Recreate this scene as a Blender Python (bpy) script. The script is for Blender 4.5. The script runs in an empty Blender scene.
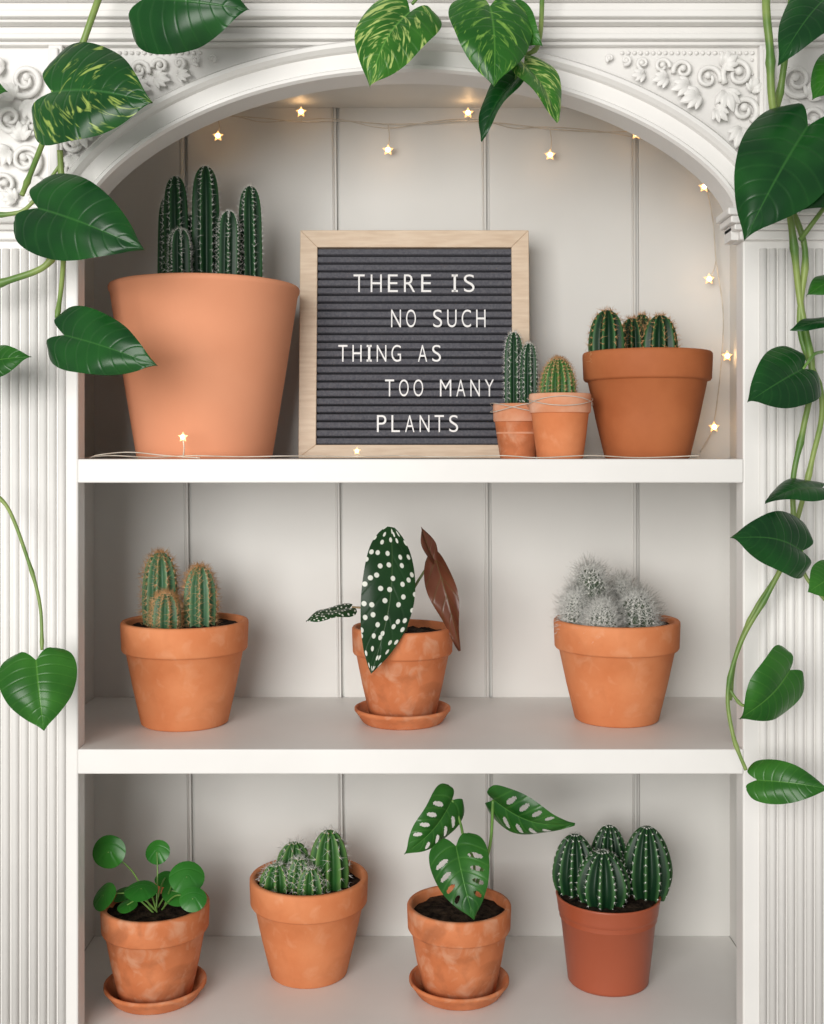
import bpy, math, random
import numpy as np
from mathutils import Vector, Matrix, noise
random.seed(7)
S=0.0012; D=1.4; ZH=1.5
def P(px,py,y=0.0):
    k=S*(D+y)/D
    return Vector(((px-412)*k, y, ZH-(py-455)*k))
def U(px,y=0.0): return px*S*(D+y)/D
scene=bpy.context.scene
scene.view_settings.view_transform='Standard'

# ------------------------------------------------------------ materials
def newmat(name):
    m=bpy.data.materials.new(name); m.use_nodes=True
    nt=m.node_tree; b=nt.nodes['Principled BSDF']; return m,nt,b
def ramp(nt,stops):
    r=nt.nodes.new('ShaderNodeValToRGB')
    el=r.color_ramp.elements
    while len(el)<len(stops): el.new(0.5)
    for e,(p,c) in zip(el,stops):
        e.position=p; e.color=(*c,1)
    return r
def noisy(name,c1,c2,scale=8,rough=0.6,bump=0.1,bscale=60,detail=4,dist=0.001,lo=0.35,hi=0.65,spec=0.5,stain=None,stain2=None,sthr=.6,samt=.35):
    m,nt,b=newmat(name); L=nt.links
    tc=nt.nodes.new('ShaderNodeTexCoord')
    n=nt.nodes.new('ShaderNodeTexNoise'); n.inputs['Scale'].default_value=scale; n.inputs['Detail'].default_value=detail
    L.new(tc.outputs['Object'],n.inputs['Vector'])
    r=ramp(nt,[(lo,c1),(hi,c2)]); L.new(n.outputs['Fac'],r.inputs['Fac']); col=r.outputs['Color']
    for i,(st,sc) in enumerate(((stain,22),(stain2,45))):
        if st is None: continue
        ns=nt.nodes.new('ShaderNodeTexNoise'); ns.inputs['Scale'].default_value=sc; ns.inputs['Detail'].default_value=7; ns.inputs['Distortion'].default_value=.6
        mp=nt.nodes.new('ShaderNodeMapping'); mp.inputs['Location'].default_value=(3.1*i+1,2,5); L.new(tc.outputs['Object'],mp.inputs['Vector']); L.new(mp.outputs['Vector'],ns.inputs['Vector'])
        rs=ramp(nt,[(sthr-.07,(0,0,0)),(sthr+.12,(samt,samt,samt))]); L.new(ns.outputs['Fac'],rs.inputs['Fac'])
        mx=nt.nodes.new('ShaderNodeMix'); mx.data_type='RGBA'; L.new(rs.outputs['Color'],mx.inputs[0]); L.new(col,mx.inputs[6]); mx.inputs[7].default_value=(*st,1); col=mx.outputs[2]
    L.new(col,b.inputs['Base Color'])
    b.inputs['Roughness'].default_value=rough
    b.inputs['Specular IOR Level'].default_value=spec
    n2=nt.nodes.new('ShaderNodeTexNoise'); n2.inputs['Scale'].default_value=bscale; n2.inputs['Detail'].default_value=5
    L.new(tc.outputs['Object'],n2.inputs['Vector'])
    bp=nt.nodes.new('ShaderNodeBump'); bp.inputs['Strength'].default_value=bump; bp.inputs['Distance'].default_value=dist
    L.new(n2.outputs['Fac'],bp.inputs['Height']); L.new(bp.outputs['Normal'],b.inputs['Normal'])
    return m
M_white=noisy('white_paint',(.74,.725,.70),(.79,.775,.75),5,.45,.15,90)
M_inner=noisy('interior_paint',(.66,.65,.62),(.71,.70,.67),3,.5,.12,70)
M_terra=noisy('terracotta',(.62,.20,.075),(.70,.265,.115),14,.75,.25,160,6,spec=.25,stain=(.46,.14,.05),stain2=(.78,.42,.25),sthr=.62,samt=.3)
M_terra2=noisy('terracotta_weathered',(.50,.145,.05),(.62,.215,.09),16,.75,.3,120,8,lo=.3,hi=.6,spec=.25,stain=(.22,.07,.03),stain2=(.68,.40,.26),sthr=.58,samt=.5)
M_terra3=noisy('terracotta_pink',(.74,.31,.17),(.79,.35,.20),6,.7,.12,200,spec=.25)
M_terra4=noisy('terracotta_dark',(.40,.12,.04),(.50,.165,.06),10,.7,.2,120,spec=.3)
M_plast=noisy('plastic_brown',(.34,.075,.03),(.38,.09,.04),5,.4,.03,40)
M_rimpale=noisy('terracotta_chalky',(.60,.25,.13),(.78,.46,.32),20,.85,.3,140,8,spec=.2)
M_soil=noisy('soil',(.008,.005,.004),(.05,.033,.022),90,.95,1.0,160,6,.004,spec=.1)
M_wire=noisy('wire',(.50,.44,.36),(.66,.6,.52),50,.3,0,10)
M_stem=noisy('green_stem',(.10,.22,.04),(.20,.36,.08),30,.4,.1,80)
M_redstem=noisy('petiole_green',(.12,.22,.07),(.26,.16,.07),25,.45,.1,80)
M_vine=noisy('vine_stem',(.08,.18,.03),(.26,.34,.09),18,.45,.2,60)
M_letter=noisy('letter_plastic',(.78,.77,.76),(.84,.83,.82),5,.4,0,10)
M_felt=noisy('felt',(.085,.085,.10),(.125,.125,.14),400,.95,.3,700,5,.0005,spec=.05)
M_spW=noisy('spine_white',(.66,.65,.60),(.85,.84,.80),50,.6,0,10)
M_wool=noisy('spine_wool',(.42,.42,.39),(.85,.84,.80),260,.7,0,10,lo=.4,hi=.6)
M_spB=noisy('spine_tan',(.50,.24,.08),(.70,.42,.20),50,.6,0,10)
M_fl=noisy('floor_stone',(.42,.40,.37),(.5,.48,.45),4,.6,.1,30)
M_wall=noisy('wall_paint',(.72,.71,.69),(.76,.75,.73),3,.7,.1,60)
def wood():
    m,nt,b=newmat('light_oak'); L=nt.links
    tc=nt.nodes.new('ShaderNodeTexCoord'); mp=nt.nodes.new('ShaderNodeMapping')
    mp.inputs['Scale'].default_value=(18,18,140)
    n=nt.nodes.new('ShaderNodeTexNoise'); n.inputs['Scale'].default_value=1.5; n.inputs['Detail'].default_value=5
    L.new(tc.outputs['Object'],mp.inputs['Vector']); L.new(mp.outputs['Vector'],n.inputs['Vector'])
    r=ramp(nt,[(.3,(.60,.45,.32)),(.7,(.71,.57,.43))]); L.new(n.outputs['Fac'],r.inputs['Fac']); L.new(r.outputs['Color'],b.inputs['Base Color'])
    b.inputs['Roughness'].default_value=.55
    return m
M_wood=wood()
def cactusmat(name,groove,ridge,tip=None,p=(.35,.97)):
    m,nt,b=newmat(name); L=nt.links
    uv=nt.nodes.new('ShaderNodeUVMap'); sp=nt.nodes.new('ShaderNodeSeparateXYZ'); L.new(uv.outputs['UV'],sp.inputs[0])
    r=ramp(nt,[(p[0],groove),(p[1],ridge)]); L.new(sp.outputs['X'],r.inputs['Fac'])
    tc=nt.nodes.new('ShaderNodeTexCoord'); n=nt.nodes.new('ShaderNodeTexNoise'); n.inputs['Scale'].default_value=120
    L.new(tc.outputs['Object'],n.inputs['Vector'])
    mx=nt.nodes.new('ShaderNodeMix'); mx.data_type='RGBA'; mx.blend_type='MULTIPLY'; mx.inputs['Factor'].default_value=.35
    L.new(r.outputs['Color'],mx.inputs[6]); L.new(n.outputs['Color'],mx.inputs[7]); L.new(mx.outputs[2],b.inputs['Base Color'])
    b.inputs['Roughness'].default_value=.42; b.inputs['Specular IOR Level'].default_value=.3
    return m
C_dark=cactusmat('cactus_dark',(.008,.038,.015),(.035,.12,.04))
C_mid=cactusmat('cactus_green',(.025,.11,.02),(.15,.31,.08))
C_blue=cactusmat('cactus_bluegreen',(.05,.15,.07),(.19,.32,.16))
C_deep=cactusmat('cactus_deep',(.006,.035,.012),(.06,.17,.05),p=(.5,1))
C_grey=cactusmat('cactus_grey',(.06,.085,.05),(.14,.17,.12))
def math_(nt,op,a,b=None,c=None):
    n=nt.nodes.new('ShaderNodeMath'); n.operation=op
    for i,v in enumerate((a,b,c)):
        if v is None: continue
        if isinstance(v,(int,float)): n.inputs[i].default_value=v
        else: nt.links.new(v,n.inputs[i])
    return n.outputs[0]
def leafmat(name,dark,light,vein,varieg=None,vthr=.6,spots=False,rough=.30,veins=9,back=None,vs=.10,bump=.2,trans=.15):
    m,nt,b=newmat(name); L=nt.links
    uv=nt.nodes.new('ShaderNodeUVMap'); sp=nt.nodes.new('ShaderNodeSeparateXYZ'); L.new(uv.outputs['UV'],sp.inputs[0])
    tc=nt.nodes.new('ShaderNodeTexCoord')
    n=nt.nodes.new('ShaderNodeTexNoise'); n.inputs['Scale'].default_value=18; L.new(tc.outputs['Object'],n.inputs['Vector'])
    r=ramp(nt,[(.35,dark),(.7,light)]); L.new(n.outputs['Fac'],r.inputs['Fac'])
    col=r.outputs['Color']
    def mix(fac,c1,c2):
        mx=nt.nodes.new('ShaderNodeMix'); mx.data_type='RGBA'
        L.new(fac,mx.inputs[0]); L.new(c1,mx.inputs[6])
        if isinstance(c2,tuple): mx.inputs[7].default_value=(*c2,1)
        else: L.new(c2,mx.inputs[7])
        return mx.outputs[2]
    ax=math_(nt,'ABSOLUTE',math_(nt,'SUBTRACT',sp.outputs['X'],.5))
    if varieg:
        cx=nt.nodes.new('ShaderNodeCombineXYZ')
        L.new(math_(nt,'MULTIPLY',sp.outputs['X'],5.0),cx.inputs[0])
        L.new(math_(nt,'MULTIPLY',math_(nt,'SUBTRACT',sp.outputs['Y'],math_(nt,'MULTIPLY',ax,.9)),13.0),cx.inputs[1])
        so=nt.nodes.new('ShaderNodeSeparateXYZ'); L.new(tc.outputs['Object'],so.inputs[0])
        L.new(math_(nt,'MULTIPLY',so.outputs['X'],4.0),cx.inputs[2])
        n3=nt.nodes.new('ShaderNodeTexNoise'); n3.inputs['Scale'].default_value=1; n3.inputs['Detail'].default_value=3; n3.inputs['Distortion'].default_value=.8
        L.new(cx.outputs[0],n3.inputs['Vector'])
        fac=ramp(nt,[(vthr-.02,(0,0,0)),(vthr+.09,(.9,.9,.9))]); L.new(n3.outputs['Fac'],fac.inputs['Fac'])
        col=mix(fac.outputs['Color'],col,varieg)
    ph=math_(nt,'SUBTRACT',math_(nt,'MULTIPLY',sp.outputs['Y'],veins*6.2832),math_(nt,'MULTIPLY',ax,18.0))
    sv=math_(nt,'POWER',math_(nt,'ABSOLUTE',math_(nt,'COSINE',math_(nt,'MULTIPLY',ph,.5))),30.0)
    col=mix(math_(nt,'MULTIPLY',sv,vs),col,vein)
    mr=ramp(nt,[(.004,(1,1,1)),(.018,(0,0,0))]); L.new(ax,mr.inputs['Fac'])
    col=mix(math_(nt,'MULTIPLY',mr.outputs['Color'],.6),col,vein)
    if spots:
        mp=nt.nodes.new('ShaderNodeMapping'); mp.inputs['Scale'].default_value=(4.6,12,1)
        v=nt.nodes.new('ShaderNodeTexVoronoi'); v.voronoi_dimensions='2D'; v.inputs['Randomness'].default_value=.75; v.inputs['Scale'].default_value=1
        L.new(uv.outputs['UV'],mp.inputs['Vector']); L.new(mp.outputs['Vector'],v.inputs['Vector'])
        fr=ramp(nt,[(.18,(1,1,1)),(.23,(0,0,0))]); L.new(v.outputs['Distance'],fr.inputs['Fac'])
        col=mix(fr.outputs['Color'],col,(.74,.76,.68))
    L.new(col,b.inputs['Base Color'])
    b.inputs['Roughness'].default_value=rough; b.inputs['Specular IOR Level'].default_value=.35
    bp=nt.nodes.new('ShaderNodeBump'); bp.inputs['Strength'].default_value=bump; bp.inputs['Distance'].default_value=.002; bp.invert=True
    L.new(math_(nt,'ADD',sv,mr.outputs['Color']),bp.inputs['Height']); L.new(bp.outputs['Normal'],b.inputs['Normal'])
    tr=nt.nodes.new('ShaderNodeBsdfTranslucent'); L.new(col,tr.inputs['Color'])
    ms=nt.nodes.new('ShaderNodeMixShader'); ms.inputs[0].default_value=trans
    L.new(b.outputs[0],ms.inputs[1]); L.new(tr.outputs[0],ms.inputs[2]); L.new(ms.outputs[0],nt.nodes['Material Output'].inputs['Surface'])
    return m
L_poth=leafmat('pothos_leaf',(.012,.085,.008),(.035,.16,.016),(.10,.28,.04))
L_pothS=leafmat('pothos_leaf_lightly_streaked',(.010,.08,.008),(.03,.15,.015),(.10,.28,.04),varieg=(.22,.42,.07),vthr=.58)
L_pothD=leafmat('pothos_leaf_dark',(.003,.040,.008),(.010,.085,.012),(.04,.16,.03))
L_pothV=leafmat('pothos_leaf_variegated',(.02,.11,.010),(.05,.20,.02),(.16,.38,.07),varieg=(.48,.60,.18),vthr=.55)
L_pothVD=leafmat('pothos_leaf_streaked',(.004,.045,.008),(.012,.09,.013),(.05,.18,.04),varieg=(.38,.50,.11),vthr=.585)
L_beg=leafmat('begonia_leaf',(.006,.032,.008),(.014,.060,.014),(.05,.10,.03),spots=True,veins=5,vs=.05)
L_begR=leafmat('begonia_leaf_underside',(.10,.03,.016),(.18,.06,.03),(.07,.10,.03),veins=5,vs=.2)
L_pil=leafmat('pilea_leaf',(.018,.14,.015),(.04,.21,.025),(.10,.28,.05),veins=3,vs=.03)
L_mon=leafmat('monstera_leaf',(.010,.075,.010),(.035,.16,.02),(.10,.28,.05),veins=6,vs=.2)
def emis(name,col,st):
    m,nt,b=newmat(name); b.inputs['Base Color'].default_value=(1,.75,.4,1)
    b.inputs['Emission Color'].default_value=(*col,1); b.inputs['Emission Strength'].default_value=st
    return m
M_em=emis('warm_star_led',(1,.52,.20),.9)
M_em2=emis('led_core',(1,.78,.45),9)

# ------------------------------------------------------------ mesh builder
class MB:
    def __init__(s): s.v=[];s.f=[];s.m=[];s.uv=[];s.mats=[];s.sm=[]
    def mi(s,mat):
        if mat not in s.mats: s.mats.append(mat)
        return s.mats.index(mat)
    def add(s,vs,fs,mat,uvs=None,smooth=True):
        o=len(s.v); s.v+= [tuple(x) for x in vs]
        s.uv += list(uvs) if uvs else [(0.5,0.5)]*len(vs)
        k=s.mi(mat)
        for f in fs: s.f.append(tuple(i+o for i in f)); s.m.append(k); s.sm.append(smooth)
    def build(s,name,parent=None,origin=Vector((0,0,0)),bevel=0,local=False):
        me=bpy.data.meshes.new(name)
        vs=s.v if local else [(a-origin[0],b-origin[1],c-origin[2]) for a,b,c in s.v]
        me.from_pydata(vs,[],s.f)
        for m in s.mats: me.materials.append(m)
        me.polygons.foreach_set('material_index',s.m)
        me.polygons.foreach_set('use_smooth',s.sm)
        ul=me.uv_layers.new(name='UVMap')
        li=np.zeros(len(me.loops),dtype=np.int32); me.loops.foreach_get('vertex_index',li)
        ul.data.foreach_set('uv',np.array(s.uv,dtype=np.float32)[li].ravel())
        me.update()
        ob=bpy.data.objects.new(name,me); scene.collection.objects.link(ob)
        if parent: ob.parent=parent
        else: ob.location=origin
        if bevel:
            bm=ob.modifiers.new('bevel','BEVEL'); bm.width=bevel; bm.segments=2; bm.limit_method='ANGLE'
        return ob
def empty(name,loc):
    e=bpy.data.objects.new(name,None); e.location=loc; e.empty_display_size=.02; scene.collection.objects.link(e); return e
def box(mb,x0,x1,y0,y1,z0,z1,mat):
    vs=[(x,y,z) for x in(x0,x1) for y in(y0,y1) for z in(z0,z1)]
    mb.add(vs,[(0,1,3,2),(4,6,7,5),(0,4,5,1),(2,3,7,6),(0,2,6,4),(1,5,7,3)],mat,smooth=False)
def prism(mb,poly,z0,z1,mat):
    n=len(poly); vs=[(x,y,z0) for x,y in poly]+[(x,y,z1) for x,y in poly]
    fs=[tuple(range(n))[::-1],tuple(range(n,2*n))]+[(i,(i+1)%n,(i+1)%n+n,i+n) for i in range(n)]
    mb.add(vs,fs,mat,smooth=False)
def lathe(mb,c,prof,mat,seg=72,wob=0):
    vs=[];fs=[];n=len(prof)
    for i in range(seg):
        a=2*math.pi*i/seg
        for r,z in prof: vs.append((c[0]+r*math.cos(a),c[1]+r*math.sin(a),c[2]+z))
    for i in range(seg):
        j=(i+1)%seg
        for k in range(n-1): fs.append((i*n+k,j*n+k,j*n+k+1,i*n+k+1))
    mb.add(vs,fs,mat)
def smoothpts(pts,sub=8):
    pts=[Vector(p) for p in pts]
    if len(pts)<3: return pts
    out=[];n=len(pts)
    for i in range(n-1):
        p0=pts[max(i-1,0)];p1=pts[i];p2=pts[i+1];p3=pts[min(i+2,n-1)]
        for k in range(sub):
            t=k/sub
            out.append(.5*((2*p1)+(p2-p0)*t+(2*p0-5*p1+4*p2-p3)*t*t+(3*p1-p0-3*p2+p3)*t**3))
    out.append(pts[-1]); return out
def tube(mb,pts,r0,r1,mat,seg=8,sub=8,smooth=True,nodes=0):
    pts=smoothpts(pts,sub) if smooth else [Vector(p) for p in pts]
    n=len(pts); vs=[];fs=[]
    ref=Vector((0.13,-1,.21)).normalized()
    for i,p in enumerate(pts):
        t=(pts[min(i+1,n-1)]-pts[max(i-1,0)]).normalized()
        a=t.cross(ref)
        if a.length<1e-3: a=t.cross(Vector((1,0,0)))
        a.normalize(); b=t.cross(a)
        r=r0+(r1-r0)*i/(n-1)
        if nodes: r*=1+.35*max(0,1-abs((i%nodes)-nodes/2)/1.5)
        for k in range(seg):
            an=2*math.pi*k/seg; vs.append(p+a*(r*math.cos(an))+b*(r*math.sin(an)))
    for i in range(n-1):
        for k in range(seg):
            j=(k+1)%seg; fs.append((i*seg+k,i*seg+j,(i+1)*seg+j,(i+1)*seg+k))
    fs.append(tuple(range(seg))[::-1]); fs.append(tuple((n-1)*seg+k for k in range(seg)))
    mb.add(vs,fs,mat)
def spine(mb,p,d,l,r,mat):
    d=d.normalized(); a=d.cross(Vector((.3,.5,.81))).normalized(); b=d.cross(a)
    vs=[p+a*r,p-a*(r*.5)+b*(r*.87),p-a*(r*.5)-b*(r*.87),p+d*l]
    mb.add(vs,[(0,1,3),(1,2,3),(2,0,3)],mat)
def cactus(mb,base,H,R,ribs,depth,mat,p=8,tilt=(0,0),sp=None,narrow=.9,sharp=1.25,dots=None,twist=0):
    rot=Matrix.Rotation(tilt[0],3,'Y')@Matrix.Rotation(tilt[1],3,'X')
    base=Vector(base); ph=random.random()*6.28
    def rad(z):
        return R*(max(1-(z/H)**p,0)**.5)*(narrow+(1-narrow)*math.sin(min(1,z/H*2.2)*math.pi/2))
    seg=ribs*12; rows=40; vs=[];fs=[];uv=[]
    for j in range(rows+1):
        u=j/rows; z=H*(1-(1-u)**1.8)
        r=rad(z)
        for i in range(seg):
            a=2*math.pi*i/seg
            c=1-abs(math.sin(ribs*a/2))**sharp
            rr=r*(1-depth*(1-c))
            vs.append(base+rot@Vector((rr*math.cos(a+ph+twist*z),rr*math.sin(a+ph+twist*z),z))); uv.append((c,u))
    for j in range(rows):
        for i in range(seg):
            k=(i+1)%seg; fs.append((j*seg+i,j*seg+k,(j+1)*seg+k,(j+1)*seg+i))
    mb.add(vs,fs,mat,uv)
    if sp:
        smat,npa,ln,sr,nr=sp
        for k in range(ribs):
            a=2*math.pi*k/ribs+ph
            for j in range(nr):
                u=(j+.5+.2*random.random())/nr; z=H*(1-(1-u)**1.3); r=rad(z)
                dz=rad(min(z+H*.02,H))-r
                aa=a+twist*z
                er=Vector((math.cos(aa),math.sin(aa),0)); et=Vector((-math.sin(aa),math.cos(aa),0))
                nrm=(er*(H*.02)-Vector((0,0,1))*dz).normalized()
                q=er*r*.995+Vector((0,0,z))
                if dots:
                    s=dots[1]; o=base+rot@q
                    vv=[o+rot@(v*s) for v in (nrm*.8,et,Vector((0,0,1)),-et,Vector((0,0,-1)))]
                    mb.add(vv,[(0,1,2),(0,2,3),(0,3,4),(0,4,1)],dots[0])
                up=nrm.cross(et)
                for _ in range(npa):
                    d=nrm*random.uniform(.3,1)+et*random.uniform(-1,1)+up*random.uniform(-1,1)
                    spine(mb,base+rot@q,rot@d,ln*random.uniform(.5,1.15),sr,smat)
TABS={
 'heart':([0,.04,.1,.2,.32,.46,.60,.73,.83,.91,.96,1],[.52,.78,.93,1.0,.99,.91,.77,.56,.36,.17,.07,0]),
 'wing':([0,.05,.15,.3,.5,.7,.85,.95,1],[.5,.75,.95,1,.88,.63,.36,.13,0]),
 'oval':([0,.05,.15,.3,.5,.7,.85,.95,1],[.15,.45,.78,.97,1,.82,.52,.2,0]),
}
def _h(xs,ys,t):
    n=len(xs); i=min(max(np.searchsorted(xs,t)-1,0),n-2)
    def sl(k):
        if k==0: return (ys[1]-ys[0])/(xs[1]-xs[0])
        if k==n-1: return (ys[-1]-ys[-2])/(xs[-1]-xs[-2])
        return (ys[k+1]-ys[k-1])/(xs[k+1]-xs[k-1])
    h=xs[i+1]-xs[i]; u=(t-xs[i])/h
    return (2*u**3-3*u*u+1)*ys[i]+(u**3-2*u*u+u)*h*sl(i)+(-2*u**3+3*u*u)*ys[i+1]+(u**3-u*u)*h*sl(i+1)
def leaf(mb,B,T,W,mat,roll=0,bend=.10,fold=.28,curl=.28,lobe=.15,kind='heart',wave=.03,holes=False,side=0,nt_=36,ns=16,asym=0):
    B=Vector(B);T=Vector(T); yv=(T-B); L=yv.length; yv.normalize()
    n=Vector((0,-1,0)); n=(n-yv*n.dot(yv)).normalized()
    n=Matrix.Rotation(math.radians(roll),3,yv)@n
    xv=yv.cross(n)
    if holes: nt_,ns=100,64
    xs,ys=TABS[kind]; vs=[];uv=[];fs=[]; seed=random.random()*10
    for j in range(nt_+1):
        t=j/nt_; w=max(_h(xs,ys,t),0)*W/2
        for i in range(ns+1):
            s=-1+2*i/ns
            a=abs(s)
            back=lobe*L*math.sin(min(a*1.15,1)*math.pi*.62)*(1-t)**3
            X=s*w*(1+asym*(1 if s>0 else -1)); Y=t*L-back
            Z=bend*L*math.sin(math.pi*t)+ w*(fold*a-curl*a*a*1.5)+wave*L*math.sin(t*9+seed+s*2)*a*a
            X+=side*L*math.sin(math.pi*t)
            vs.append(B+xv*X+yv*Y+n*Z); uv.append((.5+s/2,t))
    def inhole(s,t):
        a=abs(s)
        for k,tc in enumerate((.15,.30,.45,.60)):
            c=tc+a*.17
            if .34<a<.80 and abs(t-c)<.030*math.sqrt(max(0,1-((a-.57)/.23)**2)): return True
        return False
    q=ns+1
    for j in range(nt_):
        for i in range(ns):
            if holes and inhole(-1+2*(i+.5)/ns,(j+.5)/nt_): continue
            fs.append((j*q+i,j*q+i+1,(j+1)*q+i+1,(j+1)*q+i))
    mb.add(vs,fs,mat,uv)
def rleaf(mb,c,R,nrm,mat,cup=.15):
    c=Vector(c); n=Vector(nrm).normalized(); a=n.cross(Vector((0,.2,1))).normalized(); b=n.cross(a)
    vs=[c.copy()];uv=[(.5,.5)];fs=[];sg=28
    for k in (1,2,3,4):
        rr=R*k/4
        for i in range(sg):
            an=6.2832*i/sg
            vs.append(c+a*rr*math.cos(an)*1.05+b*rr*math.sin(an)*.95-n*(cup*R*(k/4)**2)+n*.04*R*math.sin(3*an)*(k/4)**2); uv.append((.5+.12+.38*k/4,.5+.4*math.sin(an)*k/4))
    for i in range(sg):
        fs.append((0,1+i,1+(i+1)%sg))
        for k in range(3): o=1+k*sg; fs.append((o+i,o+sg+i,o+sg+(i+1)%sg,o+(i+1)%sg))
    mb.add(vs,fs,mat,uv)

# ------------------------------------------------------------ cabinet
ZT=2.10; XO=0.62; YB=0.30
XL=P(78,0).x; XR=P(743,0).x; XI=0.463
z_top=P(0,459).z; z_mid=P(0,749).z; z_bot=ZH-.7008
cab=empty('arched_display_cabinet',(0,0,0))
mb=MB()
box(mb,-XI-.01,XI+.01,YB+.008,YB+.02,z_bot-.02,ZT-.02,M_inner)
def gx(k,z):
    tops=[-40,186,338,487.5,637,870]; bots=[-40,194,345,492,638.5,870]
    py=455-(z-ZH)/U(1,YB); t=(py-150)/750
    return P(tops[k]+(bots[k]-tops[k])*t,0,YB).x
for k in range(5):
    g=.0026
    zs=[z_bot-.02,ZT-.03]
    x=[[max(gx(k,z)+(g if k else 0),-XI) , min(gx(k+1,z)-(g if k<4 else 0),XI)] for z in zs]
    vs=[(x[0][0],YB,zs[0]),(x[0][1],YB,zs[0]),(x[1][1],YB,zs[1]),(x[1][0],YB,zs[1])]
    vs+=[(a,YB+.0075,c) for a,b,c in vs]
    mb.add(vs,[(0,1,2,3),(0,4,5,1),(1,5,6,2),(2,6,7,3),(3,7,4,0)],M_inner,smooth=False)
    if k<4:
        p0=Vector((x[0][1]-.0045,YB+.0005,zs[0]));p1=Vector((x[1][1]-.0045,YB+.0005,zs[1]))
        tube(mb,[p0,p1],.0020,.0020,M_inner,smooth=False)
mb.build('back_boards',cab)
mb=MB()
box(mb,-XI-.02,-XI,.03,YB+.02,z_bot,ZT-.02,M_inner)
box(mb,XI,XI+.02,.03,YB+.02,z_bot,ZT-.02,M_inner)
zc=P(0,108,YB).z
box(mb,-XI,XI,.03,YB,zc,zc+.02,M_inner)
mb.build('interior_sides',cab)
mb=MB()
for z,t in((z_top,.0285),(z_mid,.0295)):
    prism(mb,[(XL,-.002),(XR,-.002),(XR,.03),(XI,.03),(XI,YB),(-XI,YB),(-XI,.03),(XL,.03)],z-t,z,M_white)
prism(mb,[(XL,0),(XR,0),(XR,.03),(XI,.03),(XI,YB),(-XI,YB),(-XI,.03),(XL,.03)],z_bot-.03,z_bot,M_white)
mb.build('shelves',cab,bevel=.0015)
mb=MB()
box(mb,-XO,XO,0.002,YB+.02,0.05,z_bot-.03,M_white)
box(mb,-XO-.01,XO+.01,-.02,YB+.02,0,.08,M_white)
for sx in(-1,1):
    xa,xb=sorted((sx*.01,sx*(XO-.12)))
    box(mb,xa,xb,-.016,.002,.12,z_bot-.06,M_white)
    box(mb,xa+.05,xb-.05,-.022,-.016,.17,z_bot-.11,M_white)
mb.build('lower_cupboard',cab,bevel=.003)
zp=P(0,240).z
mb=MB()
box(mb,-XO,XL,0,.03,z_bot-.03,zp,M_white)
box(mb,XR,XO,0,.03,z_bot-.03,zp,M_white)
box(mb,-XO,-XO+.02,.03,YB+.02,z_bot-.03,ZT,M_white)
box(mb,XO-.02,XO,.03,YB+.02,z_bot-.03,ZT,M_white)
box(mb,-XO,XO,.03,YB+.02,ZT-.02,ZT,M_white)
mb.build('pilaster_core',cab,bevel=.002)
mb=MB()
pit=U(9.3)
for k in range(14):
    for x in (P(763,0).x+pit*k, P(62,0).x-pit*k):
        if abs(x)>XO-.012: continue
        tube(mb,[Vector((x,0,P(0,249).z)),Vector((x,0,z_bot+.0))],pit*.42,pit*.42,M_white,seg=14,smooth=False)
mb.build('reeding',cab)
def arch_pt(th,off=0):
    def f(t):
        dx=320*math.cos(t); s=math.sin(t)
        e=213-137*s; c=518-math.sqrt(442**2-dx*dx)
        return Vector((411+dx,(e+c)/2))
    p=f(th)
    if off:
        a=f(min(th+.004,math.pi)); b=f(max(th-.004,0)); t=(a-b).normalized()
        n=Vector((t.y,-t.x))
        if n.y>0 and th>.1 and th<3.0: n=-n
        if th<=.1: n=Vector((1,0)) if n.x<0 else n
        if (p.x-411)*n.x<0 and abs(p.x-411)>60: n=-n
        p=p+n*off
    return p
ths=[math.pi*i/120 for i in range(121)]
mb=MB()
zt=P(0,30).z
vs=[];fs=[]
for i,th in enumerate(ths):
    p=arch_pt(th); w=P(p.x,p.y)
    vs+= [(w.x,0,w.z),(w.x,0,zt),(w.x,.03,w.z),(w.x,.03,zt)]
for i in range(120):
    a=4*i;b=4*(i+1)
    fs+=[(a,a+1,b+1,b),(a+2,b+2,b+3,a+3),(a,b,b+2,a+2)]
mb.add(vs,fs,M_white,smooth=False)
box(mb,-XO,P(91,0).x,0,.03,zp,zt,M_white)
box(mb,P(731,0).x,XO,0,.03,zp,zt,M_white)
mb.build('arch_panel',cab)
mb=MB()
prof=[(0,.02),(0,-.014),(2,-.019),(5,-.019),(7,-.014),(8,-.010),(22,-.012),(23,-.018),(26,-.024),(30,-.024),(33,-.018),(34,.001)]
vs=[];fs=[];n=len(prof)
for th in ths:
    for o,y in prof:
        p=arch_pt(th,o+.001); w=P(p.x,p.y); vs.append((w.x,y,w.z))
for i in range(120):
    for k in range(n-1): fs.append((i*n+k,i*n+k+1,(i+1)*n+k+1,(i+1)*n+k))
mb.add(vs,fs,M_white,smooth=False)
mb.build('arch_moulding',cab)
mb=MB()
def fb(x0,x1,y0,y1,pr,back=.001,mat=M_white):
    a=P(x0,y1);b=P(x1,y0); box(mb,a.x,b.x,-pr,back,a.z,b.z,mat)
XLp=412-XO/S; XRp=412+XO/S
for a,b,e in ((XLp-6,96,1),(726,XRp+6,-1)):
    def cap(y0,y1,pr,inset):
        if e>0: fb(a+inset*.3,b+4-inset,y0,y1,pr,.03)
        else: fb(a-4+inset,b-inset*.3,y0,y1,pr,.03)
    cap(212,219,.028,0); cap(219,226,.022,4); cap(226,232,.015,9); cap(232,241,.009,16)
for y0,y1,pr in ((-60,-22,.075),(-22,-6,.062),(-6,3,.050),(3,12,.038),(12,20,.030),(20,27,.034),(27,30,.026),(30,38,.012),(38,44,.018),(44,48,.010)):
    fb(XLp-pr/S*.6,XRp+pr/S*.6,y0,y1,pr,.03 if y1<30 else .001)
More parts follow.
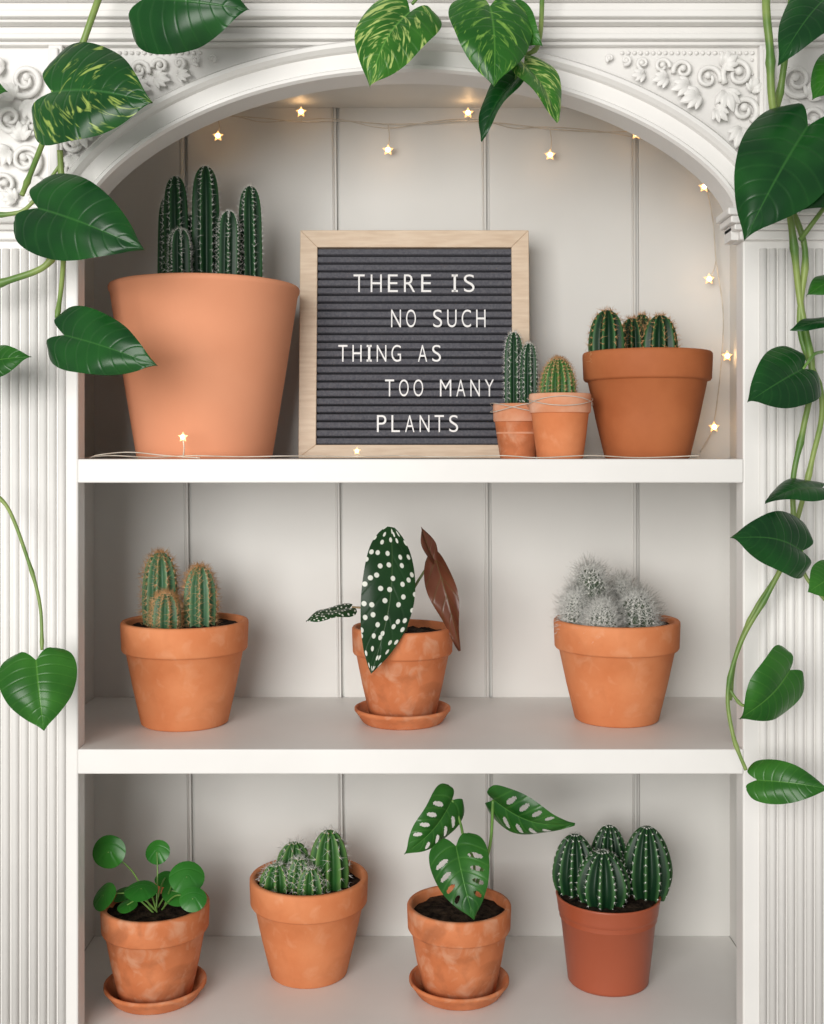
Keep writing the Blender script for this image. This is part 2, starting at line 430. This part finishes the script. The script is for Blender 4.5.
fb(757,771,48,212,.012); fb(51,65,48,212,.012)
fb(760,768,52,208,.017); fb(54,62,52,208,.017)
mb.build('mouldings',cab,bevel=.0018)
mb=MB()
def mb_s(c,r):
    vs=[];fs=[]
    for j in range(5):
        for i in range(10):
            a=6.283*i/10;b=math.pi/2*j/4
            vs.append((c.x+r*math.cos(a)*math.cos(b),c.y-r*math.sin(b),c.z+r*math.sin(a)*math.cos(b)))
    for j in range(4):
        for i in range(10): k=(i+1)%10; fs.append((j*10+i,j*10+k,(j+1)*10+k,(j+1)*10+i))
    mb.add(vs,fs,M_white)
def sc(cx,cy,r,turn,a0,dirn,w):
    pts=[]
    N=30
    for i in range(N+1):
        t=i/N; rr=r*(1-.8*t); a=a0+dirn*turn*2*math.pi*t
        pts.append(P(cx+rr*math.cos(a),cy+rr*math.sin(a),-.007))
    tube(mb,pts,U(w*1.1),U(w*.6),M_white,seg=8,smooth=False)
    mb_s(pts[-1],U(w*1.4))
def fan(cx,cy,ang,L,n=5,spread=1.9):
    for i in range(n):
        f=(i-(n-1)/2)/((n-1)/2); a=ang+f*spread/2; l=L*(1-.3*abs(f))
        leaf(mb,P(cx,cy,-.006),P(cx+l*math.cos(a),cy+l*math.sin(a),-.012),U(l*.46),M_white,fold=.9,curl=.9,bend=.2,lobe=0,kind='oval',nt_=10,ns=6)
for sx in(1,-1):
    X=(lambda x:x) if sx>0 else (lambda x:822-x)
    A=(lambda a:a) if sx>0 else (lambda a:math.pi-a)
    for cx,cy,r,tn,a0,d,w in ((738,74,16,1.4,2.5,1,3),(744,110,14,1.4,1.0,-1,3),(708,78,13,1.3,.3,-1,2.6),(683,70,10,1.3,2.8,1,2.4),(662,66,8,1.2,.2,-1,2.2),
                      (748,142,10,1.3,0,1,2.5),(725,100,9,1.2,2,1,2.4),(750,170,8,1.2,2,-1,2.2),(643,63,6,1.2,2,1,2),(626,60,5,1.2,2,-1,1.8),(610,58,4,1.1,2,1,1.6),
                      (797,80,17,1.5,1,1,3),(812,118,15,1.4,3,-1,3),(790,125,10,1.3,0,1,2.4),(797,160,16,1.5,2,1,3),(818,185,12,1.3,0,-1,2.6),(788,192,9,1.2,1,1,2.4),
                      (838,85,14,1.4,2,-1,3),(842,150,15,1.4,2,1,3),(868,120,15,1.4,2,-1,3)):
        sc(X(cx),cy,r,tn,A(a0),d*sx,w)
    for cx,cy,a,l in ((722,66,-.6,20),(725,90,1.2,24),(700,95,2.8,22),(742,128,1.9,22),(690,85,2.9,20),(668,78,3.0,17),(752,92,-1.2,16),(645,74,3.0,14),(715,108,.8,18),(750,155,1.6,18),
                      (790,100,1.6,24),(808,98,-.9,20),(800,140,-1.4,20),(812,150,.6,22),(790,178,1.8,22),(806,200,-.5,18),(818,66,0,18)):
        fan(X(cx),cy,A(a),l)
    for i in range(22):
        mb_s(P(X(622+i*6.2),53,-.001),U(2.2))
    for i in range(9): mb_s(P(X(752),60+i*14,-.001),U(1.8))
mb.build('carved_spandrels',cab)

mb=MB(); box(mb,-2.2,2.2,-3.5,.7,-.05,0,M_fl); mb.build('floor')
mb=MB(); box(mb,-2.2,2.2,YB+.03,YB+.13,0,2.9,M_wall); mb.build('wall_back')

# ------------------------------------------------------------ pots
def potted(name,L,R,rim_py,bh,z0,y,mat,band=.3,saucer=0,style='rim',rimmat=None,soil=.012):
    cx=(L+R)/2; x=P(cx,0,y).x; rr=U((R-L)/2,y); rb=U(bh,y)
    e=empty(name,(x,y,z0)); o=Vector((x,y,z0))
    zt=P(cx,rim_py,y).z; zb=z0
    if saucer:
        rs=U(saucer,y); mb=MB()
        lathe(mb,o,[(0,0),(rs*.80,0),(rs*.84,.002),(rs*.97,.014),(rs,.016),(rs*1.0,.019),(rs*.97,.020),(rs*.93,.018),(rs*.82,.006),(0,.006)],mat)
        mb.build('saucer',e,o); zb=z0+.0065
    h=zt-zb; c=Vector((x,y,zb)); th=rr*.09; mb=MB()
    if style=='rim':
        hb=h*band; ru=rr*.93
        r1=rb+(ru-rb)*1.0
        prof=[(0,0),(rb*.95,0),(rb,.002),(rb+(r1-rb)*.5,(h-hb)*.5),(r1*.985,h-hb-.001),(r1*1.0,h-hb),(rr*.965,h-hb+.0005),(rr*.985,h-hb+.003),(rr,h-.006),(rr*.998,h-.002),(rr*.98,h),(rr-th*.9,h),(rr-th*1.1,h-.002),(rr-th*1.3,h-.02),(rr-th*1.5,h-.04)]
    elif style=='plain':
        prof=[(0,0),(rb*.96,0),(rb,.003),(rb+(rr-rb)*.5,h*.5),(rr*.985,h*.955),(rr*1.0,h*.965),(rr*1.004,h*.985),(rr*.995,h-.001),(rr*.98,h),(rr-th*.6,h-.001),(rr-th,h-.03)]
    else:
        prof=[(0,0),(rb*.97,0),(rb,.002),(rb*1.005,.005),(rb+(rr*.93-rb)*.9,h*.78),(rr*.95,h*.80),(rr*.955,h*.83),(rr*.99,h-.004),(rr,h-.002),(rr*.99,h),(rr*.95,h-.001),(rr*.93,h-.03)]
    if rimmat:
        k=6; lathe(mb,c,prof[:k+1],mat); lathe(mb,c,prof[k:],rimmat)
    else: lathe(mb,c,prof,mat)
    mb.build('pot',e,o)
    zs=zt-soil; mb=MB(); rs=rr-th*1.15; vs=[Vector((x,y,zs+.002))];fs=[];sg=48;rings=12
    for k in range(1,rings+1):
        for i in range(sg):
            a=6.2832*i/sg; q=Vector((x+rs*k/rings*math.cos(a),y+rs*k/rings*math.sin(a),zs))
            q.z+=.004*noise.noise(q*120)+.002*(1-k/rings); vs.append(q)
    for i in range(sg):
        fs.append((0,1+i,1+(i+1)%sg))
        for k in range(rings-1): a=1+k*sg; fs.append((a+i,a+sg+i,a+sg+(i+1)%sg,a+(i+1)%sg))
    mb.add(vs,fs,M_soil); mb.build('soil',e,o)
    return e,o,zs
def cstem(mb,px,top,w,y,zs,**k):
    t=P(px,top,y); base=Vector((t.x,y,zs-.006)); cactus(mb,base,t.z-base.z,U(w/2,y),**k)

SPW=lambda n,l,r,rows:(M_spW,n,l,r,rows)
e,o,zs=potted('potted_column_cactus',111,299,287,67,z_top,.145,M_terra3,style='plain',soil=.02)
mb=MB()
for px,top,w,y in ((166,196,18,.165),(178,176,25,.155),(206,166,28,.15),(181,229,23,.115),(228,211,24,.12),(252,186,24,.15),(240,225,18,.165),(193,215,18,.17)):
    cstem(mb,px,top,w,y,zs,ribs=7,depth=.36,mat=C_dark,p=10,sharp=1.1,sp=SPW(5,.0065,.00028,24),dots=(M_spW,.0007),tilt=(random.uniform(-.02,.02),0))
mb.build('cactus_stems',e,o)
e,o,zs=potted('potted_small_cactus',493,543,404,18,z_top,.157,M_terra2,band=.33,rimmat=M_rimpale,soil=.008)
mb=MB()
cstem(mb,514,332,20,.157,zs,ribs=8,depth=.3,mat=C_dark,p=8,sp=SPW(6,.0065,.00025,18),dots=(M_spW,.0006))
cstem(mb,529,343,18,.150,zs,ribs=8,depth=.3,mat=C_dark,p=8,sp=SPW(6,.0065,.00025,18),dots=(M_spW,.0006))
mb.build('cactus_stems',e,o)
e,o,zs=potted('potted_globe_cactus',529,591,394,23,z_top,.10,M_terra,band=.3,rimmat=M_rimpale,soil=.006)
mb=MB(); cstem(mb,558,358,37,.10,zs,ribs=16,depth=.14,mat=C_mid,p=2.6,sp=(M_spB,9,.007,.00025,12),dots=(M_spW,.0007)); mb.build('cactus_globe',e,o)
e,o,zs=potted('potted_cactus_cluster',583,711,353,42,z_top,.15,M_terra4,band=.27,soil=.012)
mb=MB()
for px,top,w,y in ((607,310,38,.13),(632,318,30,.17),(660,315,36,.13),(642,314,26,.19)):
    cstem(mb,px,top,w,y,zs,ribs=9,depth=.32,mat=C_deep,p=3.5,sp=(M_spB,6,.009,.00028,9),dots=(M_spB,.0009))
mb.build('cactus_stems',e,o)
e,o,zs=potted('potted_column_cactus',122,248,620,43,z_mid,.14,M_terra,band=.29,soil=.008)
mb=MB()
for px,top,w,y in ((160,552,36,.155),(200,566,34,.14),(166,593,30,.115)):
    cstem(mb,px,top,w,y,zs,ribs=10,depth=.24,mat=C_blue,p=4.5,sp=(M_spB,9,.012,.00032,13),dots=(M_spW,.0009))
mb.build('cactus_stems',e,o)
e,o,zs=potted('potted_woolly_cactus',554,679,619,41.5,z_mid,.16,M_terra,band=.29,soil=.008)
mb=MB()
for px,top,w,y in ((590,568,40,.165),(636,595,40,.14),(602,604,30,.12),(576,594,24,.15),(622,583,24,.19)):
    cstem(mb,px,top,w,y,zs,ribs=15,depth=.08,mat=C_grey,p=2.4,sp=(M_wool,9,.025,.00034,11),dots=(M_spW,.0016))
mb.build('cactus_globes',e,o)
e,o,zs=potted('potted_spotted_begonia',352,453,626,33,z_mid,.146,M_terra2,band=.3,saucer=48,soil=.01)
y=.146; mb=MB()
tube(mb,[Vector((P(405,0,y).x,y,zs-.005)),P(407,600,y),P(404,575,y),P(391,541,.115)],.0026,.0015,M_redstem)
tube(mb,[P(407,605,y),P(414,588,y),P(428,566,y),P(434,560,y)],.002,.0015,M_redstem)
tube(mb,[Vector((P(398,0,y).x,y,zs-.005)),P(380,612,.14),P(352,607,.14)],.002,.0013,M_redstem)
mb.build('stems',e,o)
mb=MB()
leaf(mb,P(391,527,.105),P(371,674,.055),U(54,.08),L_beg,roll=-12,bend=.04,fold=.10,curl=.12,lobe=0,kind='oval',side=-.05,asym=.06,wave=.010)
leaf(mb,P(436,560,.14),P(460,651,.12),U(30,.13),L_begR,roll=25,bend=.1,fold=.6,curl=.1,lobe=.08,kind='wing',side=-.06,wave=.04)
leaf(mb,P(437,566,.14),P(421,527,.13),U(15,.13),L_begR,roll=30,bend=-.05,fold=.8,lobe=0,kind='oval',wave=.04)
leaf(mb,P(350,608,.14),P(306,621,.12),U(34,.13),L_beg,roll=72,bend=.05,fold=.3,lobe=.1,kind='wing')
mb.build('leaves',e,o)
e,o,zs=potted('potted_pilea',102,209,902,37,z_bot,.112,M_terra2,band=.3,saucer=50.5,soil=.012)
y=.112; c=Vector((P(158,0,y).x,y,zs)); mb=MB(); mb2=MB()
for px,py,r,yy,nr in ((108,852,17,.09,(-.2,-1,.25)),(157,852,12.5,.13,(-.25,-1,.45)),(187,877,17,.09,(.25,-.8,.55)),(193,899,13,.06,(.1,-.7,.5)),(141,889,16,.07,(0,-.35,1)),
                      (178,892,15,.11,(.2,-.6,.8)),(103,896,15,.08,(-.5,-.5,.5)),(127,905,10,.09,(-.2,-.4,1)),(122,893,12,.14,(-.2,-.3,1)),(165,878,10,.15,(0,-.5,.8))):
    q=P(px,py,yy); mid=(c+q)/2+Vector((0,0,.012)); 
    tube(mb,[c+Vector((random.uniform(-.006,.006),random.uniform(-.006,.006),-.004)),mid,q],.0012,.0009,M_stem,seg=6)
    rleaf(mb2,q,U(r,yy),nr,L_pil)
mb.build('stems',e,o); mb2.build('leaves',e,o)
e,o,zs=potted('potted_barrel_cactus',250,368,875,38,z_bot,.18,M_terra,band=.28,soil=.014)
mb=MB()
for px,top,w,y in ((294,842,38,.20),(329,830,42,.175),(277,864,36,.165),(311,868,30,.145),(300,858,28,.16)):
    cstem(mb,px,top,w,y,zs,ribs=9,depth=.34,mat=C_mid,p=3.2,sp=(M_spW,5,.011,.0003,7),dots=(M_spB,.0010))
mb.build('cactus_stems',e,o)
e,o,zs=potted('potted_monstera_adansonii',407,511,903,37,z_bot,.123,M_terra2,band=.3,saucer=50,soil=.012)
y=.123; c=Vector((P(466,0,y).x,y,zs-.004)); mb=MB()
tube(mb,[c,P(478,880,y),P(490,845,y),P(493,800,.12)],.0028,.0018,M_stem)
tube(mb,[c,P(468,880,y),P(462,830,y),P(452,800,.12)],.0024,.0015,M_stem)
tube(mb,[c,P(474,880,.11),P(472,855,.10),P(460,846,.09)],.0022,.0014,M_stem)
mb.build('stems',e,o)
mb=MB()
leaf(mb,P(452,800,.12),P(404,854,.09),U(50,.1),L_mon,roll=-25,holes=True,fold=.3,curl=.3,lobe=.12,bend=.12)
leaf(mb,P(494,800,.12),P(575,824,.10),U(52,.1),L_mon,roll=30,holes=True,fold=.3,curl=.3,lobe=.1,bend=.16)
leaf(mb,P(456,846,.09),P(474,920,.055),U(60,.08),L_mon,roll=5,holes=True,fold=.35,curl=.3,lobe=.14,bend=.1)
mb.build('leaves',e,o)
e,o,zs=potted('potted_cactus_cluster',556,660,893,40,z_bot,.16,M_plast,style='plastic',soil=.004)
mb=MB()
for px,top,w,y in ((575,834,50,.175),(609,825,44,.20),(647,826,54,.165),(603,851,58,.138),(632,845,36,.20)):
    cstem(mb,px,top,w,y,zs+.003,ribs=11,depth=.26,mat=C_deep,p=2.3,narrow=.70,sp=(M_spW,5,.005,.00025,10),dots=(M_spW,.0010))
mb.build('cactus_globes',e,o)

# ------------------------------------------------------------ letter board
yb=.205; x0=P(299,0,yb).x; x1=P(530,0,yb).x; w=x1-x0; h=P(0,231,.225).z-z_top
h/=math.cos(math.radians(5))
lb=empty('letter_board',((x0+x1)/2,yb,z_top)); lb.rotation_euler=(math.radians(-5),0,0)
mb=MB(); fw=w*17.5/231; 
def miter(p):
    vs=[(a,-.010,b) for a,b in p]+[(a,.010,b) for a,b in p]
    mb.add(vs,[(0,1,2,3),(7,6,5,4),(0,4,5,1),(1,5,6,2),(2,6,7,3),(3,7,4,0)],M_wood,smooth=False)
hw=w/2
miter([(-hw,0),(hw,0),(hw-fw,fw*.75),(-hw+fw,fw*.75)])
miter([(-hw,h),(-hw+fw,h-fw),(hw-fw,h-fw),(hw,h)])
miter([(-hw,0),(-hw+fw,fw*.75),(-hw+fw,h-fw),(-hw,h)])
miter([(hw,0),(hw,h),(hw-fw,h-fw),(hw-fw,fw*.75)])
mb.build('frame',lb,local=True,bevel=.001)
mb=MB(); nr=25; vs=[];fs=[]; zi0=fw*.75; zi1=h-fw
rows=nr*16
for j in range(rows+1):
    u=j/rows; z=zi0+(zi1-zi0)*u; f=abs(math.sin(math.pi*nr*u)); yy=.003-.0085*min(1,(f/.5))**.7-.0008*f
    vs+=[(-hw+fw,yy,z),(hw-fw,yy,z)]
for j in range(rows): fs.append((2*j,2*j+1,2*j+3,2*j+2))
mb.add(vs,fs,M_felt,smooth=False)
box(mb,-hw+fw,hw-fw,.0035,.008,zi0,zi1,M_felt)
mb.build('felt_panel',lb,local=True)
def text_mesh(s,xa,xb,ya,yb_):
    # condensed plastic letters: every glyph on its own peg, "I" with serifs
    k=w/231
    def glyph(ch):
        cu=bpy.data.curves.new('letters','FONT'); cu.body=ch; cu.extrude=.03; cu.offset=-.008
        ob=bpy.data.objects.new('tmp',cu); scene.collection.objects.link(ob)
        bpy.context.view_layer.update()
        me=bpy.data.meshes.new_from_object(ob.evaluated_get(bpy.context.evaluated_depsgraph_get()))
        bpy.data.objects.remove(ob); return me
    wid={'I':.55,'M':1.25,'W':1.3,'N':1.05,'O':1.05,'G':1.05,'L':.9,'E':.9,'S':.95,' ':.75}
    gap=.55
    tot=sum(wid.get(c,1) for c in s)+gap*(len(s)-1); unit=(xb-xa)/tot; cx=xa
    mb=MB()
    for c in s:
        gw=wid.get(c,1)*unit
        if c=='I':
            t=2.3
            for a,b,z0,z1 in ((cx+gw/2-t/2,cx+gw/2+t/2,ya,yb_),(cx,cx+gw,ya,ya+2.1),(cx,cx+gw,yb_-2.1,yb_)):
                box(mb,(a-414.5)*k,(b-414.5)*k,-.0075,-.0055,(459-z1)*k,(459-z0)*k,M_letter)
        elif c!=' ':
            me=glyph(c); co=np.array([v.co[:] for v in me.vertices]); mn=co.min(0);mx=co.max(0)
            X0=(cx-414.5)*k; Z0=(459-yb_)*k; H=(yb_-ya)*k
            vv=[(X0+gw*k*(v[0]-mn[0])/(mx[0]-mn[0]),-.0057-.0015*(v[2]-mn[2])/(mx[2]-mn[2]),Z0+H*(v[1]-mn[1])/(mx[1]-mn[1])) for v in co]
            mb.add(vv,[tuple(p.vertices) for p in me.polygons],M_letter,smooth=False)
        cx+=gw+gap*unit
    mb.build('letters',lb,local=True)
for s,a,b,c,d in (('THERE IS',353,475,273,291),('NO SUCH',391,486,309,327),('THING AS',338,441,345,362),('TOO MANY',385,494,380,397),('PLANTS',377,458,416,433)):
    text_mesh(s,a,b,c,d)

# ------------------------------------------------------------ fairy lights
mb=MB()
def star(c,r):
    c=Vector(c); vs=[c+Vector((0,-r*.4,0)),c+Vector((0,r*.4,0))];fs=[]
    for i in range(10):
        a=math.pi/2+i*math.pi/5; q=r if i%2==0 else r*.5
        vs.append(c+Vector((q*math.cos(a),0,q*math.sin(a))))
    for i in range(10):
        fs+= [(0,2+i,2+(i+1)%10),(1,2+(i+1)%10,2+i)]
    mb.add(vs,fs,M_em,smooth=False)
    vs=[];fs=[]; q=r*.40
    for j in range(7):
        for i in range(10):
            a=6.2832*i/10;b=-math.pi/2+math.pi*j/6
            vs.append(c+Vector((q*math.cos(a)*math.cos(b),-r*.22+q*math.sin(b),q*math.sin(a)*math.cos(b))))
    for j in range(6):
        for i in range(10): k=(i+1)%10; fs.append((j*10+i,j*10+k,(j+1)*10+k,(j+1)*10+i))
    mb.add(vs,fs,M_em2)
yw=.283
top=[(150,150,yw),(190,128,yw),(218,117,yw),(260,118,yw),(301,122,yw),(345,121,yw),(388,124,yw),(430,123,yw),(468,121,yw),(510,124,yw),(550,129,yw),(600,132,yw),(636,133,yw),(675,150,yw),(700,172,yw),(712,215,yw),(716,260,yw),(723,310,yw),(722,352,yw),(718,395,yw),(712,430,yw),(700,452,yw)]
tube(mb,[P(*p) for p in top],.0009,.0009,M_wire,seg=6)
tube(mb,[P(a+8*math.sin(i),b+4*math.cos(i*2.1),c+.006) for i,(a,b,c) in enumerate(top[:14])],.0007,.0007,M_wire,seg=6)
ys=.276
stars=[(218,136,ys),(301,112,ys),(388,150,ys),(468,113,ys),(550,155,ys),(636,134,ys),(704,187,ys),(709,279,ys),(727,356,ys),(714,427,ys)]
wirepts=[(218,117,yw),(301,122,yw),(388,124,yw),(468,121,yw),(550,129,yw),(636,133,yw),(700,172,yw),(716,260,yw),(722,352,yw),(712,430,yw)]
for s,wp in zip(stars,wirepts):
    star(P(*s),.0085); tube(mb,[P(*wp),(P(*wp)+P(*s))/2+Vector((.002,0,0)),P(*s)],.0008,.0008,M_wire,seg=6)
zw=z_top+.0012
sh=[(85,.05),(110,.02),(150,.035),(190,.015),(240,.02),(285,.012),(330,.03),(360,.02),(400,.035),(450,.02),(500,.03),(540,.015),(590,.03),(640,.04),(700,.03)]
def SP(px,y,dz=0): 
    v=P(px,455,y); v.z=zw+dz; return v
tube(mb,[SP(a,b,.003*abs(math.sin(i*1.7))) for i,(a,b) in enumerate(sh)],.0007,.0007,M_wire,seg=6,sub=12)
tube(mb,[SP(90,.03),SP(100,.012,.004),SP(130,.02,.007),SP(165,.012,.003),SP(200,.01)],.0007,.0007,M_wire,seg=6)
tube(mb,[SP(183,.015),SP(184,.013,.012),P(183,440,.012)],.0008,.0008,M_wire,seg=6)
star(P(183,437,.012),.0065); star(P(357,451,.02),.005)
for cx,cy,rx,y in ((518,408,27,.157),(560,402,32,.10)):
    pts=[]
    for i in range(41):
        a=6.2832*i/20; R=U(rx,y)+.001
        c=P(cx,cy,y); pts.append(Vector((c.x+R*math.cos(a),c.y+R*math.sin(a)*1.0,c.z+.006*math.sin(a*1.5+cx))))
    tube(mb,pts,.0006,.0006,M_wire,seg=5,smooth=False)
fl=mb.build('fairy_string_lights')
for i,s in enumerate(stars+[(183,437,.012)]):
    ld=bpy.data.lights.new('fairy_bulb','POINT'); ld.energy=.009; ld.color=(1,.55,.22); ld.shadow_soft_size=.006
    lo=bpy.data.objects.new('fairy_bulb_glow',ld); lo.location=P(*s)+Vector((0,-.012,0)); lo.parent=fl; scene.collection.objects.link(lo)

# ------------------------------------------------------------ pothos vines
def vine(name,stems,leaves,origin):
    mb=MB(); o=Vector(origin)
    for pts,r0,r1 in stems: tube(mb,[P(*p) for p in pts],r0,r1,M_vine,nodes=12)
    for B,T,wd,mat,kw in leaves:
        kw=dict(kw); pet=kw.pop('pet',None)
        ya=(B[2]+T[2])/2
        b=P(*B)
        if pet: tube(mb,[P(*pet),(P(*pet)+b)/2+Vector((0,-.004,.006)),b],.0022,.0016,M_stem)
        leaf(mb,b,P(*T),U(wd,ya),mat,**kw)
    e=empty(name,o); mb.build('vine_and_leaves',e,o)
A=-.09
vine('hanging_pothos_vine',
 [([(125,-70,-.07),(100,-5,A),(84,40,A),(68,85,-.07),(48,130,-.06),(30,175,-.07),(22,195,-.08)],.0042,.003),
  ([(60,150,-.06),(62,190,-.05),(64,235,-.06),(62,280,-.07),(57,318,-.08)],.0035,.0025),
  ([(-30,292,-.06),(10,280,-.06),(45,266,-.06),(62,240,-.06)],.0045,.0035),
  ([(-30,215,-.05),(10,214,-.05),(30,205,-.05),(60,165,-.05)],.003,.002),
  ([(-20,490,-.07),(6,505,-.07),(28,560,-.08),(40,605,-.09),(42,650,-.1)],.0022,.0018),
  ([(-40,372,-.06),(-25,368,-.07)],.002,.002)],
 [((145,-2,-.12),(249,10,-.14),106,L_pothD,dict(roll=10)),
  ((52,92,-.10),(153,103,-.14),116,L_pothVD,dict(roll=-12,pet=(68,85,-.08))),
  ((38,208,-.09),(144,249,-.13),90,L_pothD,dict(roll=-5)),
  ((64,335,-.09),(158,366,-.13),68,L_pothD,dict(roll=-8)),
  ((-25,368,-.07),(32,357,-.1),40,L_poth,dict(roll=-20)),
  ((-45,90,-.06),(8,92,-.08),45,L_poth,dict(roll=-20)),
  ((36,660,-.10),(44,731,-.12),76,L_poth,dict(roll=-15,curl=.35))],
 P(125,-60,-.07))
vine('hanging_pothos_vine',
 [([(470,-70,-.07),(462,-25,A),(470,5,A),(478,30,-.08),(515,55,-.08)],.0036,.0025),
  ([(470,-20,A),(430,-12,A),(412,4,A)],.0026,.002),
  ([(540,-60,-.07),(542,0,-.07),(538,45,-.08),(523,55,-.08)],.003,.0025)],
 [((410,12,-.10),(370,87,-.13),78,L_pothV,dict(roll=10,side=.05)),
  ((490,6,-.11),(494,87,-.15),86,L_pothS,dict(roll=-10)),
  ((516,80,-.08),(481,141,-.10),34,L_pothD,dict(roll=40,fold=.7,pet=(520,56,-.08))),
  ((524,64,-.09),(558,122,-.11),50,L_pothV,dict(roll=-35,fold=.5)),
  ((510,15,-.09),(542,46,-.12),38,L_poth,dict(roll=30)),
  ],
 P(470,-60,-.07))
vine('hanging_pothos_vine',
 [([(770,-70,-.07),(766,0,A),(770,50,A),(772,100,-.08),(782,160,-.06),(792,230,-.06),(800,300,-.05),(812,372,-.06),(803,430,-.06),(793,480,-.06),(792,540,-.06),(770,590,-.05),(742,640,-.05),(728,690,-.05),(733,735,-.06),(746,770,-.08)],.0050,.0022),
  ([(800,-70,-.07),(790,20,-.07),(782,80,-.07),(775,130,-.05),(785,190,-.05),(805,250,-.05),(800,330,-.05),(822,400,-.05),(812,460,-.04),(797,520,-.04),(780,570,-.04),(755,610,-.04),(736,655,-.04),(730,700,-.04)],.0042,.0025),
  ([(795,540,-.06),(805,575,-.07),(825,600,-.08)],.0025,.002),
  ([(730,690,-.05),(742,705,-.06),(755,702,-.07),(775,695,-.08),(790,672,-.1)],.0018,.0018),
  ([(800,240,-.06),(830,200,-.06)],.003,.0025)],
 [((808,126,-.12),(744,241,-.16),104,L_pothD,dict(roll=18)),
  ((832,-8,-.12),(778,64,-.15),60,L_pothD,dict(roll=25)),
  ((850,60,-.10),(812,100,-.12),50,L_poth,dict(roll=20)),
  ((852,150,-.09),(800,212,-.11),80,L_pothD,dict(roll=20)),
  ((803,369,-.09),(748,402,-.13),68,L_pothD,dict(roll=14,pet=(822,352,-.06))),
  ((822,488,-.09),(765,503,-.12),46,L_pothD,dict(roll=62)),
  ((802,551,-.09),(731,538,-.13),64,L_pothD,dict(roll=12,side=.06,pet=(793,562,-.06))),
  ((790,670,-.10),(739,719,-.13),66,L_poth,dict(roll=-15)),
  ((757,780,-.09),(829,789,-.12),44,L_poth,dict(roll=-25)),
  ((835,575,-.09),(808,592,-.11),40,L_poth,dict(roll=20)),
  ((850,278,-.08),(806,296,-.1),40,L_poth,dict(roll=50)),
  ((850,325,-.08),(790,330,-.1),36,L_pothD,dict(roll=60))],
 P(770,-60,-.07))

# ------------------------------------------------------------ light, world, camera
w_=bpy.data.worlds.new('World'); scene.world=w_; w_.use_nodes=True
bg=w_.node_tree.nodes['Background']; bg.inputs[0].default_value=(1,.985,.965,1); bg.inputs[1].default_value=.40
def area(name,loc,tgt,size,en,col):
    l=bpy.data.lights.new(name,'AREA'); l.shape='RECTANGLE'; l.size=size[0]; l.size_y=size[1]; l.energy=en; l.color=col
    o=bpy.data.objects.new(name,l); o.location=loc; o.rotation_euler=(Vector(tgt)-Vector(loc)).to_track_quat('-Z','Y').to_euler(); scene.collection.objects.link(o)
area('window_daylight',(-1.0,-3.0,1.85),(0,.1,1.35),(1.8,1.6),100,(1,.98,.95))
cam=bpy.data.cameras.new('camera'); co=bpy.data.objects.new('camera',cam); scene.collection.objects.link(co)
co.location=(0,-D,ZH); co.rotation_euler=(math.pi/2,0,0)
cam.sensor_width=36; cam.lens=36*(D/S)/1024; cam.shift_y=-57/1024; cam.clip_start=.05
scene.camera=co
